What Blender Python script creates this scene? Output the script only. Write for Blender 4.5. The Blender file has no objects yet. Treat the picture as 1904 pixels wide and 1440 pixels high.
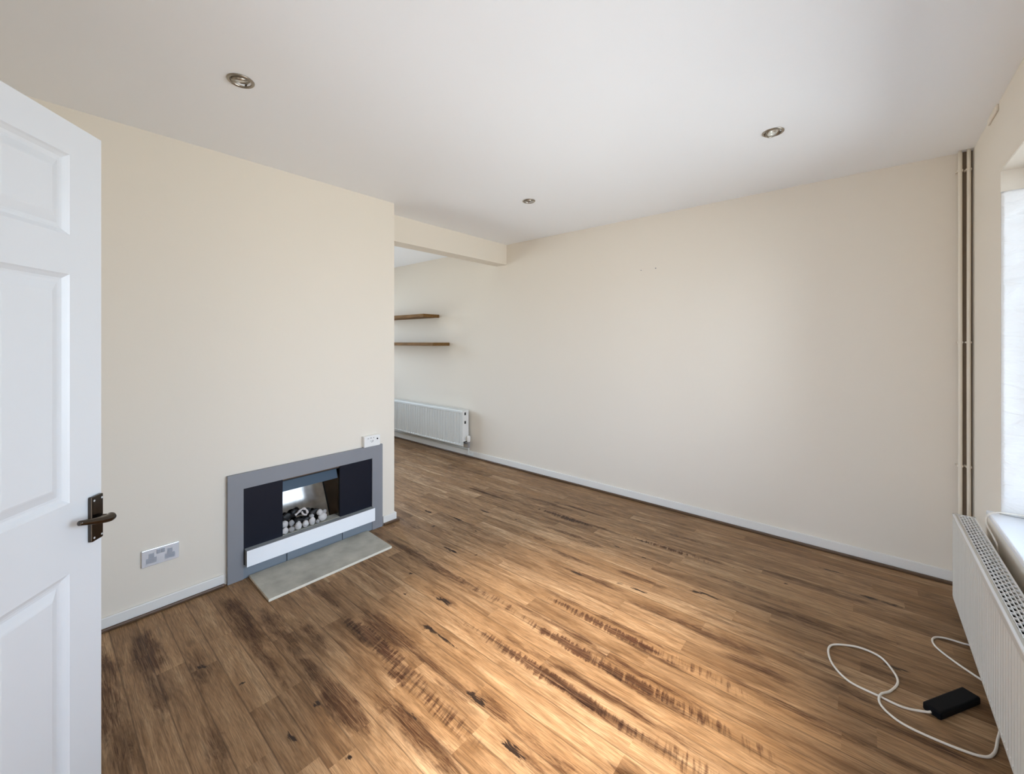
import bpy, bmesh, math, random
from mathutils import Vector, Matrix, noise
random.seed(7)
S = bpy.context.scene
COL = S.collection
PI = math.pi

# ------------------------------------------------------------------ camera, world, exposure
YAW = math.radians(40.6)
cam = bpy.data.cameras.new('camera'); camo = bpy.data.objects.new('camera', cam); COL.objects.link(camo)
cam.sensor_width = 36.0; cam.lens = 766.0 / 1904 * 36; cam.shift_y = -85.0 / 1904; cam.clip_start = 0.02
camo.location = (0, 0, 1.412); camo.rotation_euler = (PI / 2, 0, YAW)
S.camera = camo
S.view_settings.view_transform = 'Standard'; S.view_settings.look = 'None'
S.view_settings.gamma = 1; S.view_settings.use_curve_mapping = False
S.view_settings.exposure = 0.10
S.cycles.max_bounces = 14; S.cycles.diffuse_bounces = 9; S.cycles.sample_clamp_indirect = 6

W = bpy.data.worlds.new('sky'); S.world = W; W.use_nodes = True
nt = W.node_tree; nt.nodes.clear()
wo = nt.nodes.new('ShaderNodeOutputWorld'); bg = nt.nodes.new('ShaderNodeBackground')
tc = nt.nodes.new('ShaderNodeTexCoord'); sx = nt.nodes.new('ShaderNodeSeparateXYZ'); rp = nt.nodes.new('ShaderNodeValToRGB')
mp = nt.nodes.new('ShaderNodeMapRange'); mp.inputs['From Min'].default_value = -1; mp.inputs['From Max'].default_value = 1
nt.links.new(tc.outputs['Generated'], sx.inputs[0]); nt.links.new(sx.outputs['Z'], mp.inputs['Value'])
nt.links.new(mp.outputs[0], rp.inputs[0]); nt.links.new(rp.outputs[0], bg.inputs[0]); nt.links.new(bg.outputs[0], wo.inputs[0])
cr = rp.color_ramp
cr.elements[0].position = 0.0; cr.elements[0].color = (0.62, 0.65, 0.69, 1)
cr.elements[1].position = 1.0; cr.elements[1].color = (0.62, 0.81, 1.14, 1)
for p, c_ in ((0.46, (0.66, 0.69, 0.73, 1)), (0.54, (0.77, 0.90, 1.12, 1))):
    e = cr.elements.new(p); e.color = c_
bg.inputs[1].default_value = 10.0

def portal(name, loc, rot, sx_, sy_):
    l = bpy.data.lights.new(name, 'AREA'); l.shape = 'RECTANGLE'; l.size = sx_; l.size_y = sy_
    l.cycles.is_portal = True
    o = bpy.data.objects.new(name, l); o.location = loc; o.rotation_euler = rot; COL.objects.link(o); return o
# main window, then windows added unseen in hall and far room (portals guide sky light)
portal('window_portal', (0.80, 1.675, 1.41), (0, PI / 2, 0), 1.55, 2.36)
portal('added_portal_hall', (-0.62, -2.0, 1.2), (PI / 2, 0, PI), 1.5, 2.0)
portal('added_portal_far', (-6.42, 1.9, 1.45), (0, -PI / 2, 0), 1.7, 2.8)

def lamp(name, kind, loc, energy, color, rot=(0, 0, 0), **kw):
    l = bpy.data.lights.new(name, kind); l.energy = energy; l.color = color
    for k, v in kw.items(): setattr(l, k, v)
    o = bpy.data.objects.new(name, l); o.location = loc; o.rotation_euler = rot; COL.objects.link(o); return o
lamp('added_hall_lamp', 'AREA', (-0.68, -1.05, 2.44), 5, (1.0, 0.93, 0.84), shape='DISK', size=0.3)  # lamp added in the unseen hall, fills the room through the doorway
# warm spot added out of view as a fourth downlight, aimed at mid floor
_a = Vector((-0.363, 0.5686, 2.47)); _b = Vector((-0.95, 1.45, 0.0))
lamp('added_downlight_spot', 'SPOT', _a, 700, (1.0, 0.86, 0.68), rot=(_b - _a).to_track_quat('-Z', 'Y').to_euler(), spot_size=math.radians(46), spot_blend=1.0, shadow_soft_size=0.03)

# ------------------------------------------------------------------ materials
def mat(name, col, rough=0.5, metal=0.0, spec=0.5, bump=None, coat=0.0, var=None):
    m = bpy.data.materials.new(name); m.use_nodes = True
    n = m.node_tree.nodes; l = m.node_tree.links; b = n['Principled BSDF']
    b.inputs['Base Color'].default_value = (*col, 1); b.inputs['Roughness'].default_value = rough
    b.inputs['Metallic'].default_value = metal; b.inputs['Specular IOR Level'].default_value = spec
    b.inputs['Coat Weight'].default_value = coat; b.inputs['Coat Roughness'].default_value = 0.08
    t = n.new('ShaderNodeTexCoord')
    if var:      # (scale, amount)
        nz = n.new('ShaderNodeTexNoise'); nz.inputs['Scale'].default_value = var[0]; nz.inputs['Detail'].default_value = 6
        l.new(t.outputs['Object'], nz.inputs['Vector'])
        mr = n.new('ShaderNodeMapRange'); mr.inputs['To Min'].default_value = 1 - var[1]; mr.inputs['To Max'].default_value = 1 + var[1]
        l.new(nz.outputs['Fac'], mr.inputs['Value'])
        vm = n.new('ShaderNodeVectorMath'); vm.operation = 'SCALE'; vm.inputs[0].default_value = col
        l.new(mr.outputs[0], vm.inputs['Scale']); l.new(vm.outputs[0], b.inputs['Base Color'])
    if bump:     # (scale, strength, distance)
        nz = n.new('ShaderNodeTexNoise'); nz.inputs['Scale'].default_value = bump[0]; nz.inputs['Detail'].default_value = 4
        l.new(t.outputs['Object'], nz.inputs['Vector'])
        bp = n.new('ShaderNodeBump'); bp.inputs['Strength'].default_value = bump[1]; bp.inputs['Distance'].default_value = bump[2]
        l.new(nz.outputs['Fac'], bp.inputs['Height']); l.new(bp.outputs[0], b.inputs['Normal'])
    return m

M = {}
M['wall'] = mat('cream_wall_paint', (0.755, 0.693, 0.60), 0.75, bump=(60, 0.12, 0.002), spec=0.25)
M['ceiling'] = mat('white_ceiling_paint', (0.90, 0.92, 0.95), 0.85, bump=(50, 0.1, 0.002), spec=0.2)
M['reveal_white'] = mat('white_reveal_lining', (0.86, 0.86, 0.85), 0.45)
M['white_gloss'] = mat('white_gloss_paint', (0.70, 0.72, 0.745), 0.33, spec=0.5)
M['skirting'] = mat('white_skirting_paint', (0.75, 0.73, 0.69), 0.4, spec=0.3)
M['bead'] = mat('brown_floor_bead', (0.10, 0.055, 0.028), 0.45, var=(30, 0.3))
M['pipe_gap_shade'] = mat('brown_pipe_gap_shade', (0.16, 0.115, 0.075), 0.8, var=(12, 0.2))  # shade between the corner pipes, put in as dark brown
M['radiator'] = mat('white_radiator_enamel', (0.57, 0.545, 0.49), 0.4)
M['radiator_far'] = mat('pale_radiator_enamel', (0.62, 0.63, 0.60), 0.4)
M['radiator_inside'] = mat('radiator_slot_shade', (0.035, 0.035, 0.035), 0.6)  # slot shade put into the fins' near-black colour
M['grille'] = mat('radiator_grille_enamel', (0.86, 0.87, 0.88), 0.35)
M['pipe'] = mat('cream_painted_pipe', (0.72, 0.65, 0.54), 0.5)
M['bezel'] = mat('satin_nickel', (0.36, 0.32, 0.27), 0.28, 1.0)
M['bulb'] = mat('frosted_reflector_glass', (0.70, 0.68, 0.62), 0.15, 0.3)
M['black'] = mat('matt_black', (0.010, 0.010, 0.011), 0.6)
M['black_plastic'] = mat('black_plastic', (0.004, 0.004, 0.005), 0.6, spec=0.12)
M['cable'] = mat('off_white_cable', (0.74, 0.69, 0.61), 0.5)
M['grey_frame'] = mat('grey_fire_surround', (0.235, 0.24, 0.26), 0.42, var=(8, 0.04))
M['grey_tile'] = mat('blue_grey_tile', (0.20, 0.23, 0.265), 0.4)
M['navy'] = mat('dark_navy_panel', (0.009, 0.011, 0.019), 0.35, spec=0.2)
M['hood'] = mat('slate_blue_hood', (0.030, 0.055, 0.085), 0.45, spec=0.3)
M['mirror_black'] = mat('polished_black_back', (0.20, 0.19, 0.18), 0.06, 1.0, var=(16, 0.6))
M['coal'] = mat('black_coal', (0.012, 0.012, 0.013), 0.55, bump=(30, 0.8, 0.01))
M['pebble'] = mat('pale_pebble', (0.56, 0.54, 0.53), 0.6, var=(25, 0.18))
M['pebble2'] = mat('grey_pebble', (0.36, 0.35, 0.35), 0.6, var=(25, 0.2))
M['ceramic'] = mat('pale_ceramic', (0.55, 0.51, 0.50), 0.6)
M['bar'] = mat('bright_white_bar', (0.88, 0.90, 0.93), 0.3)
M['bar_body'] = mat('grey_bar_body', (0.27, 0.29, 0.30), 0.4)
M['stone'] = mat('sandstone_hearth', (0.40, 0.385, 0.33), 0.7, bump=(40, 0.3, 0.004), var=(9, 0.5))
M['stone_edge'] = mat('pale_stone_edge', (0.72, 0.68, 0.58), 0.7, var=(40, 0.15))
M['plastic_white'] = mat('white_plastic', (0.80, 0.79, 0.76), 0.35)
M['grey_mark'] = mat('grey_print', (0.25, 0.25, 0.25), 0.5)
M['steel'] = mat('polished_chrome', (0.85, 0.88, 0.93), 0.22, 0.55)
M['steel_dark'] = mat('socket_side', (0.35, 0.35, 0.36), 0.3, 0.6)
M['socket_insert'] = mat('grey_socket_insert', (0.36, 0.38, 0.42), 0.35)
M['handle'] = mat('dark_polished_nickel', (0.085, 0.072, 0.062), 0.16, 1.0)
M['upvc'] = mat('white_upvc', (0.84, 0.85, 0.86), 0.3)
M['sill'] = mat('white_sill', (0.84, 0.86, 0.90), 0.22)

# shelf oak
def oak():
    m = mat('oak_shelf', (0.2, 0.11, 0.045), 0.75, spec=0.1); n = m.node_tree.nodes; l = m.node_tree.links; b = n['Principled BSDF']
    t = n.new('ShaderNodeTexCoord'); mp_ = n.new('ShaderNodeMapping'); mp_.inputs['Scale'].default_value = (3, 40, 40)
    nz = n.new('ShaderNodeTexNoise'); nz.inputs['Scale'].default_value = 2; nz.inputs['Detail'].default_value = 6
    r = n.new('ShaderNodeValToRGB'); r.color_ramp.elements[0].color = (0.11, 0.055, 0.02, 1); r.color_ramp.elements[1].color = (0.27, 0.15, 0.055, 1)
    r.color_ramp.elements[0].position = 0.3; r.color_ramp.elements[1].position = 0.7
    l.new(t.outputs['Object'], mp_.inputs[0]); l.new(mp_.outputs[0], nz.inputs['Vector']); l.new(nz.outputs['Fac'], r.inputs[0]); l.new(r.outputs[0], b.inputs['Base Color'])
    return m
M['oak'] = oak()

def lining():
    """crumpled white sheet lining on the window reveal: real relief through bump"""
    m = M['reveal_white']; n = m.node_tree.nodes; l = m.node_tree.links; b = n['Principled BSDF']
    t = n.new('ShaderNodeTexCoord'); mp_ = n.new('ShaderNodeMapping'); mp_.inputs['Scale'].default_value = (7, 1, 16); mp_.inputs['Rotation'].default_value = (0, 0.35, 0)
    nz = n.new('ShaderNodeTexNoise'); nz.inputs['Scale'].default_value = 1.6; nz.inputs['Detail'].default_value = 3; nz.inputs['Distortion'].default_value = 0.8
    bp = n.new('ShaderNodeBump'); bp.inputs['Strength'].default_value = 0.5; bp.inputs['Distance'].default_value = 0.02
    l.new(t.outputs['Object'], mp_.inputs[0]); l.new(mp_.outputs[0], nz.inputs['Vector']); l.new(nz.outputs['Fac'], bp.inputs['Height']); l.new(bp.outputs[0], b.inputs['Normal'])
lining()

def glass():
    m = bpy.data.materials.new('window_glass'); m.use_nodes = True; n = m.node_tree.nodes; l = m.node_tree.links; n.clear()
    o = n.new('ShaderNodeOutputMaterial'); mx = n.new('ShaderNodeMixShader'); tr = n.new('ShaderNodeBsdfTransparent'); gl = n.new('ShaderNodeBsdfGlossy')
    gl.inputs['Roughness'].default_value = 0.0; fr = n.new('ShaderNodeFresnel'); fr.inputs[0].default_value = 1.45
    tr.inputs[0].default_value = (0.96, 0.98, 0.97, 1)
    l.new(fr.outputs[0], mx.inputs[0]); l.new(tr.outputs[0], mx.inputs[1]); l.new(gl.outputs[0], mx.inputs[2]); l.new(mx.outputs[0], o.inputs[0])
    return m
M['glass'] = glass()

def floor_mat():
    m = bpy.data.materials.new('rustic_oak_planks'); m.use_nodes = True; N = m.node_tree.nodes; L = m.node_tree.links; b = N['Principled BSDF']
    def val(v): return v
    def math_(op, a, b_=None, c_=None, clamp=False):
        x = N.new('ShaderNodeMath'); x.operation = op; x.use_clamp = clamp
        for i, q in enumerate((a, b_, c_)):
            if q is None: continue
            if isinstance(q, (int, float)): x.inputs[i].default_value = q
            else: L.new(q, x.inputs[i])
        return x.outputs[0]
    def nz(vec, detail=5, rough=0.55, dist=0.0, scale=1.0):
        x = N.new('ShaderNodeTexNoise'); x.inputs['Scale'].default_value = scale; x.inputs['Detail'].default_value = detail
        x.inputs['Roughness'].default_value = rough; x.inputs['Distortion'].default_value = dist; L.new(vec, x.inputs['Vector']); return x.outputs['Fac']
    def comb(x_, y_, z_):
        c_ = N.new('ShaderNodeCombineXYZ')
        for i, q in enumerate((x_, y_, z_)):
            if isinstance(q, (int, float)): c_.inputs[i].default_value = q
            else: L.new(q, c_.inputs[i])
        return c_.outputs[0]
    def ss(v, a, b_, lo=0.0, hi=1.0):
        x = N.new('ShaderNodeMapRange'); x.interpolation_type = 'SMOOTHSTEP'
        x.inputs['From Min'].default_value = a; x.inputs['From Max'].default_value = b_; x.inputs['To Min'].default_value = lo; x.inputs['To Max'].default_value = hi
        L.new(v, x.inputs['Value']); return x.outputs[0]
    def mixc(f, a, b_, mode='MIX'):
        x = N.new('ShaderNodeMix'); x.data_type = 'RGBA'; x.blend_type = mode
        if isinstance(f, (int, float)): x.inputs[0].default_value = f
        else: L.new(f, x.inputs[0])
        for i, q in ((6, a), (7, b_)):
            if isinstance(q, tuple): x.inputs[i].default_value = (*q, 1)
            else: L.new(q, x.inputs[i])
        return x.outputs[2]
    t = N.new('ShaderNodeTexCoord'); sp = N.new('ShaderNodeSeparateXYZ'); L.new(t.outputs['Object'], sp.inputs[0]); X, Y = sp.outputs[0], sp.outputs[1]
    a1 = N.new('ShaderNodeAttribute'); a1.attribute_name = 'strip'; s1 = N.new('ShaderNodeSeparateColor'); L.new(a1.outputs['Color'], s1.inputs[0])
    a2 = N.new('ShaderNodeAttribute'); a2.attribute_name = 'stain'; s2 = N.new('ShaderNodeSeparateColor'); L.new(a2.outputs['Color'], s2.inputs[0])
    tone, rnd, hue = s1.outputs[0], s1.outputs[1], s1.outputs[2]
    off = math_('MULTIPLY', rnd, 53.0)
    def vec(kx, ky): return comb(math_('MULTIPLY_ADD', X, kx, off), math_('MULTIPLY', Y, ky), off)
    blotch = nz(vec(2.2, 13.0), 5, 0.6, 1.2)
    streak = nz(vec(2.4, 42.0), 7, 0.62, 0.9)
    fine = nz(vec(14.0, 300.0), 4, 0.6, 0.3)
    swirl = nz(vec(7.0, 34.0), 6, 0.68, 2.2)
    v = math_('ADD', math_('MULTIPLY_ADD', blotch, 1.05, -0.525), tone)
    v = math_('ADD', v, math_('MULTIPLY_ADD', streak, 0.62, -0.31))
    r = N.new('ShaderNodeValToRGB'); L.new(v, r.inputs[0]); e = r.color_ramp.elements
    e[0].position = 0.1; e[0].color = (0.070, 0.034, 0.014, 1); e[1].position = 0.95; e[1].color = (0.50, 0.34, 0.20, 1)
    q = e.new(0.42); q.color = (0.175, 0.095, 0.044, 1); q = e.new(0.65); q.color = (0.30, 0.180, 0.094, 1)
    c = r.outputs[0]
    c = mixc(math_('MULTIPLY', hue, 0.35), c, (0.36, 0.20, 0.09))
    # dark grain streaks
    ds = ss(streak, 0.55, 0.70); c = mixc(math_('MULTIPLY', ds, 0.55), c, (0.10, 0.052, 0.026))
    fg = ss(fine, 0.38, 0.62, 0.74, 1.14); sc = N.new('ShaderNodeVectorMath'); sc.operation = 'SCALE'; L.new(c, sc.inputs[0]); L.new(fg, sc.inputs['Scale']); c = sc.outputs[0]
    # placed stains (dark heart grain)
    def fielded(attr, nze, amp, a, b_):
        return ss(math_('ADD', attr, math_('MULTIPLY', math_('ADD', nze, -0.5), amp)), a, b_)
    grain = ss(nz(vec(5.0, 95.0), 6, 0.7, 1.6), 0.34, 0.60, 0.30, 1.0)
    st = math_('MULTIPLY', math_('MULTIPLY', fielded(s2.outputs[0], swirl, 1.5, 0.05, 0.80), ss(s2.outputs[0], 0.02, 0.25)), grain); c = mixc(math_('MULTIPLY', st, 1.0, clamp=True), c, mixc(1.0, c, (0.22, 0.15, 0.12), 'MULTIPLY'))
    # saw-mark combs running across the board
    tick = nz(comb(math_('MULTIPLY_ADD', X, 62.0, math_('MULTIPLY', Y, 16.0)), math_('MULTIPLY', Y, 7.0), 0.0), 3, 0.6, 0.2)
    cb = math_('MULTIPLY', math_('MULTIPLY', fielded(s2.outputs[1], tick, 2.6, 0.15, 0.85), ss(s2.outputs[1], 0.02, 0.3)), ss(grain, 0.3, 1.0, 0.6, 1.0)); c = mixc(math_('MULTIPLY', cb, 1.0, clamp=True), c, mixc(1.0, c, (0.22, 0.15, 0.14), 'MULTIPLY'))
    # knots
    kz = nz(vec(13, 75), 4, 0.6, 1.5)
    kn = math_('MULTIPLY', fielded(s2.outputs[2], kz, 2.2, 0.50, 0.78), ss(s2.outputs[2], 0.02, 0.2)); c = mixc(math_('MULTIPLY', kn, 1.0, clamp=True), c, (0.022, 0.012, 0.008))
    # seams between strips
    fr = math_('FRACT', math_('MULTIPLY_ADD', Y, 1 / 0.098, -0.245 / 0.098 + 100))
    dd = math_('MINIMUM', fr, math_('SUBTRACT', 1.0, fr)); seam = ss(dd, 0.008, 0.035, 0.5, 0.0); c = mixc(seam, c, (0.05, 0.028, 0.016))
    L.new(c, b.inputs['Base Color'])
    L.new(ss(blotch, 0.3, 0.7, 0.42, 0.55), b.inputs['Roughness']); b.inputs['Specular IOR Level'].default_value = 0.22
    bp = N.new('ShaderNodeBump'); bp.inputs['Strength'].default_value = 0.25; bp.inputs['Distance'].default_value = 0.0015
    L.new(math_('SUBTRACT', fine, math_('MULTIPLY', seam, 2.0)), bp.inputs['Height']); L.new(bp.outputs[0], b.inputs['Normal'])
    return m
M['floor'] = floor_mat()

# ------------------------------------------------------------------ helpers
ORG = {}
def thing(name, label, cat, loc=(0, 0, 0), rotz=0.0, group=None):
    o = bpy.data.objects.new(name, None); o.empty_display_size = 0.05; COL.objects.link(o); o.location = loc; o.rotation_euler = (0, 0, rotz)
    o['label'] = label; o['category'] = cat
    if group: o['group'] = group
    ORG[o.name] = Vector(loc); return o
def obj(name, bm, m, parent=None, local=False, smooth=False, label=None, bevel=0.0, seg=2, recalc=True):
    if recalc: bmesh.ops.recalc_face_normals(bm, faces=bm.faces)
    if parent is not None and not local:
        bmesh.ops.translate(bm, verts=bm.verts, vec=-ORG[parent.name])
    me = bpy.data.meshes.new(name); bm.to_mesh(me); bm.free()
    ms = m if isinstance(m, (list, tuple)) else [m]
    for q in ms: me.materials.append(q)
    if smooth:
        for p in me.polygons: p.use_smooth = True
    o = bpy.data.objects.new(name, me); COL.objects.link(o)
    if parent is not None: o.parent = parent
    ORG[o.name] = ORG[parent.name] if parent is not None else Vector((0, 0, 0))
    if label: o['label'] = label
    if bevel:
        bv = o.modifiers.new('bevel', 'BEVEL'); bv.width = bevel; bv.segments = seg; bv.limit_method = 'ANGLE'; bv.angle_limit = 0.7
        bv.harden_normals = False
    return o
def struct(name, bm, m, parent=None, **k):
    o = obj(name, bm, m, parent, **k)
    if parent is None: o['kind'] = 'structure'
    return o
def tag(o, label, cat, group=None):
    o['label'] = label; o['category'] = cat
    if group: o['group'] = group
    return o
def B(): return bmesh.new()
def box(bm, x0, x1, y0, y1, z0, z1, mi=0):
    v = [bm.verts.new(p) for p in ((x0, y0, z0), (x1, y0, z0), (x1, y1, z0), (x0, y1, z0), (x0, y0, z1), (x1, y0, z1), (x1, y1, z1), (x0, y1, z1))]
    for f in ((0, 3, 2, 1), (4, 5, 6, 7), (0, 1, 5, 4), (1, 2, 6, 5), (2, 3, 7, 6), (3, 0, 4, 7)):
        q = bm.faces.new([v[i] for i in f]); q.material_index = mi
    return v
def slab(bm, us, vs, w0, w1, axis, skip):
    """grid of cells with holes; axis = thickness axis"""
    for i in range(len(us) - 1):
        for j in range(len(vs) - 1):
            if (i, j) in skip: continue
            u0, u1, v0, v1 = us[i], us[i + 1], vs[j], vs[j + 1]
            if axis == 'z': box(bm, u0, u1, v0, v1, w0, w1)
            if axis == 'x': box(bm, w0, w1, u0, u1, v0, v1)
            if axis == 'y': box(bm, u0, u1, w0, w1, v0, v1)
def cyl(bm, p0, p1, r0, r1=None, n=20, caps=True):
    r1 = r0 if r1 is None else r1
    p0, p1 = Vector(p0), Vector(p1); d = (p1 - p0).normalized()
    a = d.orthogonal().normalized(); b_ = d.cross(a)
    A = [bm.verts.new(p0 + (a * math.cos(t) + b_ * math.sin(t)) * r0) for t in [2 * PI * i / n for i in range(n)]]
    C = [bm.verts.new(p1 + (a * math.cos(t) + b_ * math.sin(t)) * r1) for t in [2 * PI * i / n for i in range(n)]]
    for i in range(n): bm.faces.new((A[i], A[(i + 1) % n], C[(i + 1) % n], C[i]))
    if caps: bm.faces.new(A[::-1]); bm.faces.new(C)
def tube(bm, pts, r, n=10, radii=None):
    pts = [Vector(p) for p in pts]; rings = []
    up = Vector((0, 0, 1)); prev = None
    for i, p in enumerate(pts):
        t = (pts[min(i + 1, len(pts) - 1)] - pts[max(i - 1, 0)]).normalized()
        a = t.orthogonal().normalized() if prev is None else (prev - t * prev.dot(t)).normalized()
        prev = a; b_ = t.cross(a); rr = radii[i] if radii else r
        rings.append([bm.verts.new(p + (a * math.cos(q) + b_ * math.sin(q)) * rr) for q in [2 * PI * k / n for k in range(n)]])
    for i in range(len(rings) - 1):
        for k in range(n): bm.faces.new((rings[i][k], rings[i][(k + 1) % n], rings[i + 1][(k + 1) % n], rings[i + 1][k]))
    bm.faces.new(rings[0][::-1]); bm.faces.new(rings[-1])
def smoothpts(p, k=8):
    p = [Vector(q) for q in p]; out = []
    for i in range(len(p) - 1):
        a, b_, c_, d = p[max(i - 1, 0)], p[i], p[i + 1], p[min(i + 2, len(p) - 1)]
        for j in range(k):
            t = j / k
            out.append(0.5 * ((2 * b_) + (c_ - a) * t + (2 * a - 5 * b_ + 4 * c_ - d) * t * t + (3 * b_ - a - 3 * c_ + d) * t ** 3))
    out.append(p[-1]); return out
def lathe(bm, prof, n=40, mi=0):
    rings = []
    for r, z in prof:
        rings.append([bm.verts.new((r * math.cos(2 * PI * i / n), r * math.sin(2 * PI * i / n), z)) for i in range(n)])
    for a, c_ in zip(rings, rings[1:]):
        for i in range(n):
            f = bm.faces.new((a[i], a[(i + 1) % n], c_[(i + 1) % n], c_[i])); f.material_index = mi
    return rings

# ------------------------------------------------------------------ the room
H = 2.5
XW = 0.465        # window wall face
YF = 3.49         # far wall face
XL = -2.819       # fireplace wall face
XB = -3.07        # its rear face, also face of the beam
YE = 1.862        # end of fireplace wall
XO = -6.2         # far room's outer wall
YB = -0.37        # wall behind the camera

# floor: one mesh, strips carried as attributes -------------------------------------------------
SW = 0.098
FORCED = [(-1.77, 0.539, 0.735), (-1.385, 0.735, 0.931), (-1.46, 0.931, 1.03), (-1.07, 0.931, 1.127), (-2.015, 1.225, 1.323),
          (-0.625, 1.225, 1.421), (-1.375, 1.62, 1.813), (-1.0, 1.911, 2.107), (-0.505, 2.303, 2.401), (-0.487, 2.891, 2.989),
          (-1.905, 2.303, 2.401), (-0.95, 2.597, 2.695), (-2.38, 2.401, 2.597), (-1.03, 0.049, 0.147), (-1.45, 2.205, 2.303), (-1.5, 0.343, 0.441)]
#        X     Y     rx    ry    strength     kind: 0 dark heart grain, 1 comb, 2 knot
MARKS = [(-2.47, 0.345, .17, .042, 1.0, 0), (-2.15, .33, .20, .020, .6, 0), (-2.33, 0.19, .32, .05, .75, 0), (-1.95, 0.20, .2, .03, .5, 0),
         (-2.20, 0.475, .12, .03, .55, 0), (-2.185, 0.483, .022, .012, 1.0, 2),
         (-2.36, .69, .26, .038, .75, 0), (-2.05, .675, .18, .02, .6, 0), (-2.15, .79, .22, .035, .6, 0), (-1.56, .785, .16, .04, 1.0, 0), (-1.75, .78, .14, .022, .8, 0),
         (-1.47, .79, .08, .03, .9, 0), (-1.24, .905, .20, .035, .85, 0), (-1.30, .93, .03, .014, .8, 2),
         (-2.02, .88, .16, .03, .5, 0), (-2.28, 1.06, .14, .02, .7, 0), (-1.85, 1.02, .12, .02, .6, 0),
         (-1.72, 1.05, .26, .03, 1.0, 1), (-1.50, 1.0, .07, .02, .9, 1), (-1.25, 1.02, .2, .03, .5, 1),
         (-1.80, 1.13, .17, .038, .95, 0), (-1.55, 1.14, .20, .024, .7, 0), (-1.62, 1.27, .06, .012, .95, 2), (-1.51, 1.275, .07, .007, .9, 2), (-1.25, 1.12, .12, .03, .6, 0),
         (-1.74, 1.46, .07, .013, 1.0, 2), (-1.74, 1.47, .14, .03, .45, 0),
         (-2.30, 1.65, .30, .022, 1.0, 0), (-2.0, 1.645, .32, .026, .75, 0), (-1.6, 1.65, .24, .022, .45, 1),
         (-2.14, 1.845, .07, .012, 1.0, 2), (-1.95, 1.91, .014, .010, 1.0, 2), (-2.1, 1.50, .012, .010, 1.0, 2), (-1.95, 1.36, .012, .009, 1.0, 2),
         (-1.02, 1.415, .34, .022, 1.0, 1), (-.80, 1.405, .22, .016, .9, 0), (-.60, 1.42, .10, .014, .8, 0), (-.80, 1.49, .34, .014, .9, 0), (-1.2, 1.475, .25, .012, .5, 0),
         (-.92, 1.625, .34, .022, 1.0, 1), (-.68, 1.60, .18, .013, .9, 0), (-1.15, 1.70, .30, .014, .75, 0), (-.75, 1.68, .28, .013, .85, 0),
         (-.95, 1.845, .28, .022, 1.0, 1), (-.75, 1.82, .20, .012, .95, 0), (-.9, 1.90, .30, .012, .8, 0), (-1.2, 1.90, .2, .012, .7, 0), (-.5, 1.86, .18, .03, .35, 1),
         (-.45, 1.64, .20, .03, .45, 1), (-.40, 1.43, .20, .035, .4, 1),
         (-.93, 1.085, .055, .014, 1.0, 2), (-.86, 1.08, .13, .025, .5, 0), (-1.17, 1.145, .06, .015, .9, 2), (-1.08, 1.16, .10, .022, .7, 0),
         (-.75, 1.14, .25, .03, .5, 0), (-.50, 1.26, .12, .03, .8, 0), (-.5, 1.12, .2, .03, .6, 0),
         (-1.22, 2.17, .15, .022, .85, 0), (-1.33, 2.16, .06, .012, .8, 2), (-.97, 2.24, .06, .008, 1.0, 2), (-1.08, 2.235, .03, .014, .9, 2), (-1.02, 2.35, .13, .022, .8, 0), (-.73, 2.43, .03, .010, 1.0, 2), (-.64, 2.45, .07, .007, .9, 2),
         (-.80, 2.12, .14, .03, .55, 0), (-.55, 2.12, .22, .03, .7, 0), (-.35, 2.04, .16, .022, .9, 0), (-.60, 2.27, .12, .014, .6, 0),
         (-1.50, 2.29, .20, .02, .6, 0), (-1.62, 2.56, .16, .022, .7, 0), (-1.44, 2.53, .09, .02, .7, 0), (-1.30, 2.62, .08, .008, .9, 2), (-1.77, 2.36, .12, .02, .65, 0),
         (-1.85, 2.78, .22, .018, .9, 1), (-1.6, 2.80, .3, .010, .8, 0), (-2.1, 2.93, .3, .02, .7, 0), (-1.85, 3.0, .2, .015, .7, 0), (-2.7, 2.75, .3, .014, .8, 0),
         (-2.45, 2.2, .05, .012, 1.0, 2), (-2.40, 2.45, .05, .012, 1.0, 2), (-2.75, 2.14, .05, .012, 1.0, 2), (-2.72, 1.9, .22, .03, .55, 0), (-2.5, 2.0, .016, .010, 1.0, 2), (-2.2, 2.15, .016, .010, 1.0, 2), (-2.1, 2.5, .012, .01, .9, 2),
         (-1.2, 2.81, .05, .011, 1.0, 2), (-1.0, 2.82, .2, .012, .7, 1), (-.85, 2.85, .3, .010, .8, 0), (-1.1, 2.6, .02, .01, .9, 2), (-1.3, 3.1, .12, .014, .7, 0), (-.9, 3.05, .2, .02, .5, 0),
         (-.30, 2.94, .22, .022, .75, 0), (-.1, 2.92, .16, .018, .6, 0), (-.45, 2.66, .22, .03, .55, 0), (-.25, 2.55, .15, .03, .6, 0), (-.15, 3.2, .06, .008, .9, 2), (0.02, 3.0, .05, .01, 1.0, 2), (.11, 3.0, .06, .006, .9, 2),
         (.02, 2.62, .10, .02, .6, 0), (-.62, 2.85, .012, .01, 1.0, 2), (-.35, 2.86, .012, .01, .8, 2), (-.20, 2.25, .3, .02, .5, 0), (.05, 2.36, .09, .018, .6, 0), (.10, 2.43, .05, .012, .8, 2),
         (-.20, 1.9, .3, .02, .6, 0), (-.05, 2.15, .10, .03, .7, 0), (.1, 2.05, .2, .016, .7, 0), (0.2, 1.9, .2, .02, .6, 0),
         (-1.62, .72, .014, .010, 1.0, 2), (-1.33, .70, .014, .010, 1.0, 2), (-1.55, .60, .03, .010, .8, 2), (-1.95, .565, .008, .008, 1.0, 2), (-1.2, .55, .012, .01, .9, 2), (-1.7, .42, .12, .03, .45, 0)]
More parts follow.
